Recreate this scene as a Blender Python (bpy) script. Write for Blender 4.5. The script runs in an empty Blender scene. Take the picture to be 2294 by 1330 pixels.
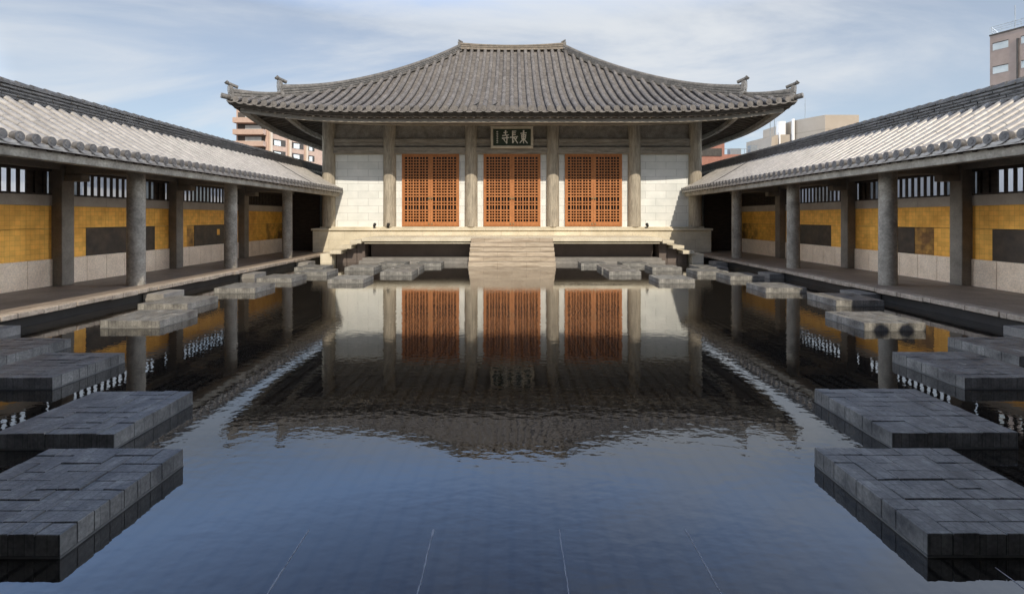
import bpy, math, random
from mathutils import Vector
random.seed(7)
R = math.radians
S = bpy.context.scene
COL = S.collection

# ------------------------------------------------------------------ camera
EYE = 1.75                      # lens height over the water (water is z = 0)
cd = bpy.data.cameras.new("camera")
cam = bpy.data.objects.new("camera", cd)
COL.objects.link(cam)
cam.location = (0, 0, EYE)
cam.rotation_euler = (R(90), 0, 0)
cd.sensor_width = 36
cd.lens = 36 * 1100 / 2294
cd.shift_y = -0.0772
cd.clip_start = 0.05
cd.clip_end = 3000
S.camera = cam

# ------------------------------------------------------------------ sun + sky
SUN = Vector((-0.28, 1.2, -1)).normalized()      # the way the light travels
sd = bpy.data.lights.new("sun", 'SUN')
sun = bpy.data.objects.new("sun", sd)
COL.objects.link(sun)
sun.rotation_euler = SUN.to_track_quat('-Z', 'Y').to_euler()
sd.energy = 2.3
sd.angle = R(0.5)
sd.color = (1.0, 0.90, 0.75)

W = bpy.data.worlds.new("World")
S.world = W
W.use_nodes = True
nt = W.node_tree
nt.nodes.clear()
def N(nt, t, **kw):
    n = nt.nodes.new(t)
    for k, v in kw.items():
        setattr(n, k, v)
    return n
def L(nt, a, ao, b, bi):
    nt.links.new(a.outputs[ao], b.inputs[bi])
sky = N(nt, 'ShaderNodeTexSky', sky_type='NISHITA', sun_disc=False)
sky.sun_elevation = math.asin(-SUN.z)
sky.sun_rotation = math.atan2(-SUN.x, -SUN.y)
sky.air_density = 1.0
sky.dust_density = 0.6
sky.ozone_density = 1.6
tc = N(nt, 'ShaderNodeTexCoord')
sep = N(nt, 'ShaderNodeSeparateXYZ')
L(nt, tc, 'Generated', sep, 0)
za = N(nt, 'ShaderNodeMath', operation='ADD'); za.inputs[1].default_value = 0.22
L(nt, sep, 2, za, 0)
zm = N(nt, 'ShaderNodeMath', operation='MAXIMUM'); zm.inputs[1].default_value = 0.08
L(nt, za, 0, zm, 0)
dx = N(nt, 'ShaderNodeMath', operation='DIVIDE'); L(nt, sep, 0, dx, 0); L(nt, zm, 0, dx, 1)
dy = N(nt, 'ShaderNodeMath', operation='DIVIDE'); L(nt, sep, 1, dy, 0); L(nt, zm, 0, dy, 1)
cmb = N(nt, 'ShaderNodeCombineXYZ'); L(nt, dx, 0, cmb, 0); L(nt, dy, 0, cmb, 1)
mp = N(nt, 'ShaderNodeMapping')
mp.inputs['Rotation'].default_value = (0, 0, R(24))
mp.inputs['Scale'].default_value = (0.62, 1.15, 1)
mp.inputs['Location'].default_value = (1.7, 0.35, 0)
L(nt, cmb, 0, mp, 0)
n1 = N(nt, 'ShaderNodeTexNoise'); n1.inputs['Scale'].default_value = 1.15
n1.inputs['Detail'].default_value = 11; n1.inputs['Roughness'].default_value = 0.58
n1.inputs['Distortion'].default_value = 0.6
L(nt, mp, 0, n1, 'Vector')
n2 = N(nt, 'ShaderNodeTexNoise'); n2.inputs['Scale'].default_value = 0.5
n2.inputs['Detail'].default_value = 3
L(nt, mp, 0, n2, 'Vector')
mul = N(nt, 'ShaderNodeMath', operation='MULTIPLY'); L(nt, n1, 0, mul, 0); L(nt, n2, 0, mul, 1)
rp = N(nt, 'ShaderNodeValToRGB')
rp.color_ramp.interpolation = 'EASE'
rp.color_ramp.elements[0].position = 0.20; rp.color_ramp.elements[0].color = (0.36, 0.36, 0.36, 1)
rp.color_ramp.elements[1].position = 0.345; rp.color_ramp.elements[1].color = (0.95, 0.95, 0.95, 1)
L(nt, mul, 0, rp, 0)
CLOUD = N(nt, 'ShaderNodeRGB'); CLOUD.outputs[0].default_value = (2.95, 3.08, 3.22, 1)
# fewer clouds higher up, brighter clear blue band above the frame
cz = N(nt, 'ShaderNodeMapRange'); cz.inputs[1].default_value = 0.36; cz.inputs[2].default_value = 0.58; cz.inputs[3].default_value = 1.0; cz.inputs[4].default_value = 0.6
L(nt, sep, 2, cz, 0)
cf = N(nt, 'ShaderNodeMath', operation='MULTIPLY'); L(nt, rp, 0, cf, 0); L(nt, cz, 0, cf, 1)
br_ = N(nt, 'ShaderNodeValToRGB')
br_.color_ramp.elements[0].position = 0.36; br_.color_ramp.elements[0].color = (0.225, 0.227, 0.23, 1)
br_.color_ramp.elements[1].position = 0.66; br_.color_ramp.elements[1].color = (0.12, 0.17, 0.27, 1)
e_ = br_.color_ramp.elements.new(0.46); e_.color = (0.62, 0.74, 0.86, 1)
L(nt, sep, 2, br_, 0)
sk2 = N(nt, 'ShaderNodeMix', data_type='RGBA', blend_type='MULTIPLY'); sk2.inputs['Factor'].default_value = 1
nt.links.new(sky.outputs[0], sk2.inputs[6]); nt.links.new(br_.outputs[0], sk2.inputs[7])
sk3 = N(nt, 'ShaderNodeMix', data_type='RGBA', blend_type='MULTIPLY'); sk3.inputs['Factor'].default_value = 1
nt.links.new(sk2.outputs[2], sk3.inputs[6]); sk3.inputs[7].default_value = (2, 2, 2, 1)
mix = N(nt, 'ShaderNodeMix', data_type='RGBA')
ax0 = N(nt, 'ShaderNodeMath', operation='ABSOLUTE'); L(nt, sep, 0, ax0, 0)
cs = N(nt, 'ShaderNodeMapRange'); cs.interpolation_type = 'SMOOTHSTEP'; cs.inputs[1].default_value = 0.69; cs.inputs[2].default_value = 0.9; cs.inputs[3].default_value = 0; cs.inputs[4].default_value = 0.8  # cloud white added at the off-frame sides, part of the corridor fill
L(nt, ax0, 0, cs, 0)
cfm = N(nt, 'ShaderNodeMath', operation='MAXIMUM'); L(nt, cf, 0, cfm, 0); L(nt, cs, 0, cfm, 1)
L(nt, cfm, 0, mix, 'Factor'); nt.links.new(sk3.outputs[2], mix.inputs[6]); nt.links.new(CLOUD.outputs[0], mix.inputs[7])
bg = N(nt, 'ShaderNodeBackground'); bg.inputs[1].default_value = 0.15
# sky dimmed behind camera, with unseen side fill added to light the corridors
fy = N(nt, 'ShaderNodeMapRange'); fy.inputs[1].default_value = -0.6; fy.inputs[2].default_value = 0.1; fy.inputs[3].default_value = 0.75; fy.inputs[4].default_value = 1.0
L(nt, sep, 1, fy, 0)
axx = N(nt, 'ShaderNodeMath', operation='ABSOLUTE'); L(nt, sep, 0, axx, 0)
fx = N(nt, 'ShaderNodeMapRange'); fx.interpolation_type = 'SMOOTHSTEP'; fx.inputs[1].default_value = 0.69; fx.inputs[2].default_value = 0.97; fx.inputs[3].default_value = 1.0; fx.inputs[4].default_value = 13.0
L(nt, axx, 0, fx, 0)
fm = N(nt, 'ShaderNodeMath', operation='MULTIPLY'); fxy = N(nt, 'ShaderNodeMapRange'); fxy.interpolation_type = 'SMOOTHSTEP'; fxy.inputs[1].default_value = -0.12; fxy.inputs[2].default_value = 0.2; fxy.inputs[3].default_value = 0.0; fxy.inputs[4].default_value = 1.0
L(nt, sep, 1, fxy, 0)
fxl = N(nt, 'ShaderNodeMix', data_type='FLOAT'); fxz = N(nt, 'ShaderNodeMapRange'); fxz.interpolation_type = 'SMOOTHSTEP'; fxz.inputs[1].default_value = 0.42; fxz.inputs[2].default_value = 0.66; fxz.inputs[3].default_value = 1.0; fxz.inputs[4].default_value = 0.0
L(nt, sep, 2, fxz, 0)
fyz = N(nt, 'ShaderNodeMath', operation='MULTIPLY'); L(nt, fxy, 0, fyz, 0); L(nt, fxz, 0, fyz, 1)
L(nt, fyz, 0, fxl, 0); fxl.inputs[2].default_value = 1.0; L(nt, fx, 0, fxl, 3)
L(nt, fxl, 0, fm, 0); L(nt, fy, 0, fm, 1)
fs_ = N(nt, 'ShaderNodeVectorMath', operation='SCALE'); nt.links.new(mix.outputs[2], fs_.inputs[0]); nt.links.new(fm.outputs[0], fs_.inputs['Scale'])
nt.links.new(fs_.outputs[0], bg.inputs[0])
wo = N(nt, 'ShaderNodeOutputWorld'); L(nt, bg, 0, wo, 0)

S.view_settings.view_transform = 'Standard'
S.view_settings.look = 'None'
S.view_settings.exposure = 0.80
S.view_settings.gamma = 1
S.cycles.use_denoising = True
S.cycles.max_bounces = 8
S.cycles.caustics_reflective = True
S.cycles.blur_glossy = 1.0
S.cycles.sample_clamp_indirect = 4.0
S.cycles.caustics_refractive = False

# ------------------------------------------------------------------ materials
def srgb(r, g, b):
    f = lambda c: (c / 255 / 12.92) if c / 255 <= 0.04045 else ((c / 255 + 0.055) / 1.055) ** 2.4
    return (f(r), f(g), f(b), 1)

def mat(name, c1, c2=None, scale=3.0, rough=0.75, spec=0.4, metal=0.0, stretch=(1, 1, 1), bump=0.0, bscale=40.0,
        detail=6, fine=0.0, brick=None, rvar=0.0, lo=0.3, hi=0.7):
    m = bpy.data.materials.new(name)
    m.use_nodes = True
    t = m.node_tree
    b = t.nodes['Principled BSDF']
    b.inputs['Roughness'].default_value = rough
    b.inputs['Specular IOR Level'].default_value = spec
    b.inputs['Metallic'].default_value = metal
    c1 = tuple(c1[:3]) + (1,)
    c2 = tuple((c2 or c1)[:3]) + (1,)
    co = N(t, 'ShaderNodeTexCoord')
    mpn = N(t, 'ShaderNodeMapping'); mpn.inputs['Scale'].default_value = stretch
    L(t, co, 'Object', mpn, 0)
    no = N(t, 'ShaderNodeTexNoise'); no.inputs['Scale'].default_value = scale; no.inputs['Detail'].default_value = detail
    no.inputs['Roughness'].default_value = 0.62
    L(t, mpn, 0, no, 'Vector')
    cr = N(t, 'ShaderNodeValToRGB')
    cr.color_ramp.elements[0].position = lo; cr.color_ramp.elements[0].color = c1
    cr.color_ramp.elements[1].position = hi; cr.color_ramp.elements[1].color = c2
    L(t, no, 0, cr, 0)
    col = cr.outputs[0]
    hgt = None
    if brick:
        # brick = dict(axes='yz', w, h, mortar, mcol, var, offset)
        sp = N(t, 'ShaderNodeSeparateXYZ'); L(t, co, 'Object', sp, 0)
        cb = N(t, 'ShaderNodeCombineXYZ')
        ax = {'x': 0, 'y': 1, 'z': 2}
        t.links.new(sp.outputs[ax[brick['axes'][0]]], cb.inputs[0])
        t.links.new(sp.outputs[ax[brick['axes'][1]]], cb.inputs[1])
        br = N(t, 'ShaderNodeTexBrick')
        br.offset = brick.get('offset', 0.5)
        br.inputs['Scale'].default_value = 1
        br.inputs['Brick Width'].default_value = brick['w']
        br.inputs['Row Height'].default_value = brick['h']
        br.inputs['Mortar Size'].default_value = brick.get('mortar', 0.004)
        br.inputs['Mortar Smooth'].default_value = 0.2
        v = brick.get('var', 0.15)
        br.inputs['Color1'].default_value = (1 - v, 1 - v, 1 - v, 1)
        br.inputs['Color2'].default_value = (1 + v, 1 + v, 1 + v, 1)
        mc = brick.get('mcol', 0.45)
        br.inputs['Mortar'].default_value = (mc, mc, mc, 1)
        L(t, cb, 0, br, 'Vector')
        mm = N(t, 'ShaderNodeMix', data_type='RGBA', blend_type='MULTIPLY'); mm.inputs['Factor'].default_value = 1
        t.links.new(col, mm.inputs[6]); t.links.new(br.outputs[0], mm.inputs[7])
        col = mm.outputs[2]
        hgt = br.outputs['Fac']
    if fine:
        nf = N(t, 'ShaderNodeTexNoise'); nf.inputs['Scale'].default_value = bscale; nf.inputs['Detail'].default_value = 4
        L(t, mpn, 0, nf, 'Vector')
        mr = N(t, 'ShaderNodeMapRange'); mr.inputs[1].default_value = 0.3; mr.inputs[2].default_value = 0.7
        mr.inputs[3].default_value = 1 - fine; mr.inputs[4].default_value = 1 + fine
        L(t, nf, 0, mr, 0)
        mm2 = N(t, 'ShaderNodeMix', data_type='RGBA', blend_type='MULTIPLY'); mm2.inputs['Factor'].default_value = 1
        t.links.new(col, mm2.inputs[6]); t.links.new(mr.outputs[0], mm2.inputs[7])
        col = mm2.outputs[2]
    t.links.new(col, b.inputs['Base Color'])
    if rvar:
        mr2 = N(t, 'ShaderNodeMapRange'); mr2.inputs[3].default_value = rough - rvar; mr2.inputs[4].default_value = rough + rvar
        L(t, no, 0, mr2, 0); L(t, mr2, 0, b, 'Roughness')
    if bump:
        nb = N(t, 'ShaderNodeTexNoise'); nb.inputs['Scale'].default_value = bscale; nb.inputs['Detail'].default_value = 5
        L(t, mpn, 0, nb, 'Vector')
        bp = N(t, 'ShaderNodeBump'); bp.inputs['Strength'].default_value = bump; bp.inputs['Distance'].default_value = 0.02
        L(t, nb, 0, bp, 'Height'); L(t, bp, 0, b, 'Normal')
    return m

M = {}
M['tile'] = mat('roof_tile', (0.125, 0.114, 0.105), (0.245, 0.226, 0.208), scale=2.2, rough=0.6, spec=0.25, fine=0.22, bscale=9, rvar=0.12)
M['tile_silver'] = mat('silver_tile', (0.34, 0.318, 0.29), (0.50, 0.472, 0.435), scale=3.0, rough=0.47, spec=0.7, metal=0.25, fine=0.12, bscale=11, rvar=0.1)
M['tile_dark'] = mat('ridge_tile', (0.075, 0.073, 0.072), (0.15, 0.145, 0.14), scale=5, rough=0.6, spec=0.4, fine=0.3, bscale=16)
M['tile_end_shade'] = mat('eave_tile_end_shade', (0.10, 0.095, 0.092), (0.19, 0.18, 0.172), scale=8, rough=0.5, spec=0.4, fine=0.25, bscale=20)  # shade on the corridor eave discs put into a darker tile colour
M['ridge_tan'] = mat('weathered_ridge', (0.17, 0.15, 0.125), (0.32, 0.27, 0.215), scale=5, rough=0.8, fine=0.25, bscale=18)
M['hip'] = mat('hip_tile', (0.105, 0.10, 0.093), (0.21, 0.195, 0.178), scale=4, rough=0.7, fine=0.3, bscale=15)
M['concrete'] = mat('board_marked_concrete', (0.25, 0.22, 0.175), (0.50, 0.44, 0.345), scale=2.4, rough=0.85, spec=0.25, stretch=(5, 5, 0.7), bump=0.25, bscale=9, fine=0.16)
M['concrete_h'] = mat('weathered_beam_concrete', (0.19, 0.168, 0.138), (0.42, 0.375, 0.31), scale=2.2, rough=0.85, spec=0.25, stretch=(0.7, 2, 6), bump=0.25, bscale=9, fine=0.16)
M['concrete_cool'] = mat('grey_concrete', (0.20, 0.18, 0.15), (0.43, 0.39, 0.325), scale=3.2, rough=0.85, spec=0.25, bump=0.3, bscale=22, fine=0.2)
M['post'] = mat('post_paint', (0.18, 0.155, 0.125), (0.28, 0.243, 0.195), scale=3, rough=0.8, spec=0.2, fine=0.12)
M['wood_dark'] = mat('dark_timber', (0.032, 0.024, 0.018), (0.075, 0.056, 0.042), scale=4, rough=0.7, stretch=(1, 1, 4), fine=0.2)
M['soffit'] = mat('soffit_timber', (0.085, 0.068, 0.052), (0.17, 0.14, 0.108), scale=3, rough=0.8, fine=0.2)
M['marble'] = mat('pale_marble', (0.66, 0.68, 0.645), (0.82, 0.82, 0.78), scale=1.6, rough=0.45, spec=0.35, fine=0.03,
                  brick=dict(axes='xz', w=0.92, h=0.327, mortar=0.009, mcol=0.68, var=0.07))
M['limestone'] = mat('cream_limestone', (0.55, 0.485, 0.355), (0.76, 0.69, 0.54), scale=1.3, rough=0.75, spec=0.25, bump=0.1, bscale=30, fine=0.06,
                     brick=dict(axes='xz', w=1.15, h=0.40, mortar=0.006, mcol=0.72, var=0.06, offset=0.4))
M['travertine'] = mat('travertine_steps', (0.30, 0.235, 0.17), (0.62, 0.53, 0.41), scale=2.6, rough=0.8, spec=0.2, stretch=(0.5, 1, 7), bump=0.3, bscale=12, fine=0.16,
                      brick=dict(axes='xz', w=1.05, h=0.163, mortar=0.006, mcol=0.6, var=0.08))
M['greystone'] = mat('grey_plinth', (0.17, 0.16, 0.145), (0.28, 0.262, 0.235), scale=3, rough=0.7, fine=0.15)
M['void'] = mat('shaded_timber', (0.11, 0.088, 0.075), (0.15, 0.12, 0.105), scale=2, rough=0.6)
M['orange'] = mat('orange_door_wood', (0.36, 0.135, 0.045), (0.50, 0.205, 0.072), scale=3, rough=0.55, spec=0.35, stretch=(4, 4, 1), fine=0.08)
M['pane'] = mat('dark_pane', (0.013, 0.011, 0.010), (0.022, 0.018, 0.016), scale=2, rough=0.2, spec=0.4)
M['brass'] = mat('brass', (0.35, 0.28, 0.15), (0.45, 0.36, 0.2), rough=0.4, metal=0.8)
M['green'] = mat('plaque_green', (0.018, 0.03, 0.016), (0.035, 0.05, 0.028), scale=4, rough=0.6)
M['plaqueframe'] = mat('plaque_frame', (0.40, 0.35, 0.26), (0.58, 0.52, 0.41), scale=4, rough=0.7)
M['letter'] = mat('plaque_lettering', (0.72, 0.69, 0.58), (0.82, 0.79, 0.70), scale=5, rough=0.6)
M['dado'] = mat('stone_dado', (0.72, 0.555, 0.40), (0.88, 0.71, 0.53), scale=3.5, rough=0.8, bump=0.35, bscale=30, fine=0.14)
M['rail'] = mat('grey_rail', (0.33, 0.275, 0.22), (0.43, 0.365, 0.295), scale=3, rough=0.7, fine=0.08)
M['floor'] = mat('walkway_stone', (0.19, 0.15, 0.115), (0.29, 0.235, 0.185), scale=2, rough=0.6, fine=0.15, bscale=25,
                 brick=dict(axes='yx', w=0.9, h=0.6, mortar=0.006, mcol=0.6, var=0.08))
M['kerb'] = mat('kerb_stone', (0.30, 0.245, 0.19), (0.48, 0.40, 0.315), scale=5, rough=0.85, bump=0.4, bscale=25, fine=0.2,
                brick=dict(axes='yx', w=0.7, h=3, mortar=0.01, mcol=0.5, var=0.1, offset=0))
M['poolwall'] = mat('pool_wall', (0.014, 0.013, 0.012), (0.03, 0.028, 0.025), scale=4, rough=0.5)
M['paver'] = mat('paver', (0.10, 0.098, 0.092), (0.30, 0.288, 0.257), scale=6, rough=0.38, spec=0.6, bump=0.25, bscale=45, fine=0.25, rvar=0.14,
                 brick=dict(axes='yx', w=0.15, h=0.058, mortar=0.0022, mcol=0.5, var=0.16))
M['paver_core'] = mat('paver_joint', (0.03, 0.03, 0.03), (0.05, 0.05, 0.048), rough=0.8)
M['paver_lip'] = mat('paver_lip', (0.12, 0.12, 0.112), (0.22, 0.215, 0.20), scale=9, rough=0.7)
M['cord'] = mat('pale_joint', (0.32, 0.34, 0.36), (0.55, 0.57, 0.6), scale=9, rough=0.5)
M['pink'] = mat('pink_tile_wall', (0.50, 0.355, 0.28), (0.58, 0.42, 0.335), scale=0.3, rough=0.8, fine=0.08, bscale=2)
M['cream_b'] = mat('cream_wall', (0.62, 0.52, 0.42), (0.70, 0.60, 0.49), scale=0.3, rough=0.8)
M['tan_b'] = mat('tan_wall', (0.45, 0.385, 0.31), (0.52, 0.45, 0.37), scale=0.3, rough=0.85,
                 brick=dict(axes='xz', w=30, h=3.0, mortar=0.12, mcol=0.85, var=0.0))
M['red_b'] = mat('red_brick_wall', (0.32, 0.15, 0.11), (0.40, 0.20, 0.15), scale=0.8, rough=0.85, fine=0.1, bscale=3)
M['brown_b'] = mat('brown_tower_wall', (0.30, 0.235, 0.20), (0.36, 0.285, 0.245), scale=0.25, rough=0.85, fine=0.05, bscale=2)
M['white_b'] = mat('white_wall', (0.84, 0.84, 0.82), (0.9, 0.9, 0.88), scale=0.6, rough=0.8)
M['glass_b'] = mat('window_glass', (0.16, 0.18, 0.19), (0.30, 0.33, 0.34), scale=0.8, rough=0.15, spec=0.6)
M['glass_pale'] = mat('pale_window_glass', (0.36, 0.40, 0.40), (0.5, 0.54, 0.53), scale=0.8, rough=0.15, spec=0.6)
M['dark_b'] = mat('dark_recess', (0.06, 0.055, 0.05), (0.1, 0.09, 0.08), rough=0.8)
M['metal'] = mat('grey_metal', (0.22, 0.25, 0.27), (0.3, 0.33, 0.35), rough=0.4, metal=0.3)
M['black'] = mat('black_metal', (0.02, 0.02, 0.02), (0.03, 0.03, 0.03), rough=0.5)
M['bird'] = mat('bird_feather', (0.02, 0.02, 0.022), (0.06, 0.06, 0.06), scale=30, rough=0.7)
M['leaf'] = mat('leaf', (0.06, 0.10, 0.02), (0.16, 0.2, 0.05), scale=2, rough=0.6)
M['bark'] = mat('bark', (0.06, 0.045, 0.03), (0.1, 0.075, 0.05), rough=0.9)
M['ground'] = mat('ground_asphalt', (0.05, 0.05, 0.05), (0.08, 0.08, 0.078), scale=0.5, rough=0.9)
M['painted'] = mat('painted_panel', (0.045, 0.034, 0.025), (0.085, 0.058, 0.036), scale=2.2, rough=0.5, spec=0.35, fine=0.25, bscale=7, lo=0.42, hi=0.75)

def gold(name, a, b, brown=None):
    """gold leaf in small squares; brown = (y0, y1) turns it browner between two distances along the wall"""
    m = mat(name, a, b, scale=1.7, rough=0.5, spec=0.2, metal=0.0, fine=0.12, bscale=5,
            brick=dict(axes='yz', w=0.106, h=0.103, mortar=0.003, mcol=0.66, var=0.085, offset=0.0))
    return m
M['gold'] = gold('gold_leaf', (0.74, 0.345, 0.06), (0.98, 0.52, 0.11))
M['gold_deep'] = gold('deep_gold_leaf', (0.62, 0.30, 0.05), (0.84, 0.45, 0.085))
M['gold_brown'] = mat('browned_gold_leaf', (0.17, 0.085, 0.03), (0.72, 0.38, 0.075), scale=1.6, rough=0.45, metal=0.2, fine=0.3, bscale=4, lo=0.35, hi=0.62,
                      brick=dict(axes='yz', w=0.106, h=0.103, mortar=0.0035, mcol=0.62, var=0.16, offset=0.0))

def water_mat():
    m = bpy.data.materials.new('pool_water')
    m.use_nodes = True
    t = m.node_tree
    t.nodes.clear()
    out = N(t, 'ShaderNodeOutputMaterial')
    co = N(t, 'ShaderNodeTexCoord')
    mp1 = N(t, 'ShaderNodeMapping'); mp1.inputs['Scale'].default_value = (1.0, 1.5, 1); mp1.inputs['Rotation'].default_value = (0, 0, R(18))
    L(t, co, 'Object', mp1, 0)
    a = N(t, 'ShaderNodeTexNoise'); a.inputs['Scale'].default_value = 8.5; a.inputs['Detail'].default_value = 2.5; a.inputs['Roughness'].default_value = 0.45
    L(t, mp1, 0, a, 'Vector')
    b = N(t, 'ShaderNodeTexNoise'); b.inputs['Scale'].default_value = 0.30; b.inputs['Detail'].default_value = 2
    L(t, co, 'Object', b, 'Vector')
    mr = N(t, 'ShaderNodeMapRange'); mr.inputs[1].default_value = 0.35; mr.inputs[2].default_value = 0.68; mr.inputs[3].default_value = 0.25; mr.inputs[4].default_value = 1.0
    L(t, b, 0, mr, 0)
    h = N(t, 'ShaderNodeMath', operation='MULTIPLY'); L(t, a, 0, h, 0); L(t, mr, 0, h, 1)
    bp = N(t, 'ShaderNodeBump'); bp.inputs['Strength'].default_value = 1.0; bp.inputs['Distance'].default_value = WAVE
    L(t, h, 0, bp, 'Height')
    # dark stone floor of the pool under a few centimetres of water
    sp = N(t, 'ShaderNodeTexBrick')
    sp.inputs['Scale'].default_value = 1; sp.inputs['Brick Width'].default_value = 0.9; sp.inputs['Row Height'].default_value = 0.13
    sp.inputs['Mortar Size'].default_value = 0.024; sp.inputs['Mortar Smooth'].default_value = 0.6
    sp.inputs['Color1'].default_value = (0.022, 0.019, 0.015, 1); sp.inputs['Color2'].default_value = (0.030, 0.026, 0.020, 1)
    sp.inputs['Mortar'].default_value = (0.006, 0.0055, 0.005, 1)
    sx_ = N(t, 'ShaderNodeSeparateXYZ'); L(t, co, 'Object', sx_, 0)
    sc_ = N(t, 'ShaderNodeCombineXYZ'); L(t, sx_, 1, sc_, 0); L(t, sx_, 0, sc_, 1)
    L(t, sc_, 0, sp, 'Vector')
    df = N(t, 'ShaderNodeBsdfDiffuse'); L(t, sp, 0, df, 'Color')
    gl = N(t, 'ShaderNodeBsdfGlossy'); gl.inputs['Roughness'].default_value = 0.0
    gl.inputs['Color'].default_value = (1, 1, 1, 1)
    L(t, bp, 0, gl, 'Normal')
    fr = N(t, 'ShaderNodeFresnel'); fr.inputs['IOR'].default_value = 1.45
    L(t, bp, 0, fr, 'Normal')
    k = N(t, 'ShaderNodeMapRange'); k.inputs[3].default_value = 0.07; k.inputs[4].default_value = 1.22
    L(t, fr, 0, k, 0)
    mx = N(t, 'ShaderNodeMixShader'); L(t, k, 0, mx, 0); L(t, df, 0, mx, 1); L(t, gl, 0, mx, 2)
    L(t, mx, 0, out, 0)
    return m
WAVE = 0.0018
M['water'] = water_mat()

# ------------------------------------------------------------------ mesh helpers
ORIG = {}
class MB:
    def __init__(s):
        s.v = []; s.f = []; s.mi = []; s.cur = 0
    def add(s, vs, fs):
        o = len(s.v)
        s.v += [tuple(p) for p in vs]
        s.f += [tuple(o + i for i in f) for f in fs]
        s.mi += [s.cur] * len(fs)
    def box(s, x0, x1, y0, y1, z0, z1):
        if x0 > x1: x0, x1 = x1, x0
        if y0 > y1: y0, y1 = y1, y0
        s.add([(x0, y0, z0), (x1, y0, z0), (x1, y1, z0), (x0, y1, z0), (x0, y0, z1), (x1, y0, z1), (x1, y1, z1), (x0, y1, z1)],
              [(0, 3, 2, 1), (4, 5, 6, 7), (0, 1, 5, 4), (1, 2, 6, 5), (2, 3, 7, 6), (3, 0, 4, 7)])
    def tube(s, p0, p1, r0, r1=None, n=16, caps=True):
        r1 = r0 if r1 is None else r1
        p0 = Vector(p0); p1 = Vector(p1)
        d = (p1 - p0).normalized()
        a = d.orthogonal().normalized(); b = d.cross(a)
        vs = []
        for p, r in ((p0, r0), (p1, r1)):
            for i in range(n):
                t = 2 * math.pi * i / n
                vs.append(p + (a * math.cos(t) + b * math.sin(t)) * r)
        fs = [(i, (i + 1) % n, n + (i + 1) % n, n + i) for i in range(n)]
        if caps:
            fs += [tuple(reversed(range(n))), tuple(range(n, 2 * n))]
        s.add(vs, fs)
    def sweep(s, secs, closed=True, caps=True):
        n = len(secs[0])
        vs = [p for sec in secs for p in sec]
        fs = []
        for k in range(len(secs) - 1):
            for i in range(n if closed else n - 1):
                j = (i + 1) % n
                fs.append((k * n + i, k * n + j, (k + 1) * n + j, (k + 1) * n + i))
        if closed and caps:
            fs.append(tuple(reversed(range(n))))
            fs.append(tuple((len(secs) - 1) * n + i for i in range(n)))
        s.add(vs, fs)
    def hexa(s, p):      # eight corners: bottom four then top four
        s.add(p, [(0, 3, 2, 1), (4, 5, 6, 7), (0, 1, 5, 4), (1, 2, 6, 5), (2, 3, 7, 6), (3, 0, 4, 7)])
    def bar(s, p0, p1, w, h):   # box beam from p0 to p1, w horizontal, h vertical (centred)
        p0 = Vector(p0); p1 = Vector(p1)
        d = (p1 - p0).normalized()
        sd_ = d.cross(Vector((0, 0, 1))).normalized() * (w / 2)
        up = sd_.cross(d).normalized() * (h / 2)
        s.hexa([p0 - sd_ - up, p0 + sd_ - up, p1 + sd_ - up, p1 - sd_ - up, p0 - sd_ + up, p0 + sd_ + up, p1 + sd_ + up, p1 - sd_ + up])
    def build(s, name, m, parent=None, smooth=True, bevel=0.0, angle=35, mats2=None):
        o0 = ORIG.get(parent.name, Vector((0, 0, 0))) if parent else Vector((0, 0, 0))
        me = bpy.data.meshes.new(name)
        me.from_pydata([(x - o0.x, y - o0.y, z - o0.z) for x, y, z in s.v], [], s.f)
        if mats2: me.polygons.foreach_set('material_index', s.mi)
        if smooth:
            me.polygons.foreach_set('use_smooth', [True] * len(me.polygons))
            me.set_sharp_from_angle(angle=R(angle))
        me.update()
        ob = bpy.data.objects.new(name, me)
        COL.objects.link(ob)
        me.materials.append(M[m] if isinstance(m, str) else m)
        if mats2: me.materials.append(M[mats2])
        if parent:
            ob.parent = parent
            ORIG[ob.name] = o0
        if bevel:
            bv = ob.modifiers.new('bevel', 'BEVEL'); bv.width = bevel; bv.segments = 2; bv.limit_method = 'ANGLE'
        return ob

def thing(name, loc, label, cat, group=None):
    o = bpy.data.objects.new(name, None)
    COL.objects.link(o)
    o.empty_display_size = 0.2
    o.location = loc
    ORIG[o.name] = Vector(loc)
    tag(o, label, cat, group)
    return o
def tag(o, label, cat, group=None):
    o['label'] = label; o['category'] = cat
    if group: o['group'] = group
    return o
def struct(o):
    o['kind'] = 'structure'
    return o

# a column of round cover tiles (sawtooth in radius) down a slope, eave end first
def tile_col(mb, path, side, r, n=6, disc=True, out=None, end_mat=0):
    """path: list of points from the eave up, one per tile joint"""
    path = [Vector(p) for p in path]
    side = Vector(side)
    secs = []
    for k in range(len(path) - 1):
        d = (path[k + 1] - path[k]).normalized()
        nrm = side.cross(d).normalized()
        if nrm.z < 0: nrm = -nrm
        jit = random.uniform(-0.004, 0.004)
        rr = r * random.uniform(0.96, 1.04)
        for p, q in ((path[k], rr), (path[k + 1], rr * 0.94)):
            secs.append([p + side * (math.cos(-0.45 + (math.pi + 0.9) * i / n) * q + jit) + nrm * (math.sin(-0.45 + (math.pi + 0.9) * i / n) * q) for i in range(n + 1)])
    mb.sweep(secs, closed=False)
    if disc:
        d = (path[0] - path[1]).normalized()
        if out is None: out = Vector((d.x, d.y, 0)).normalized()
        c = path[0] + Vector((0, 0, 0.015))
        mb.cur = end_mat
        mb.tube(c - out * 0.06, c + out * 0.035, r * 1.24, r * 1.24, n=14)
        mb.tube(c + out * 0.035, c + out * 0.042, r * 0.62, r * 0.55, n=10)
        mb.cur = 0
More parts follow.
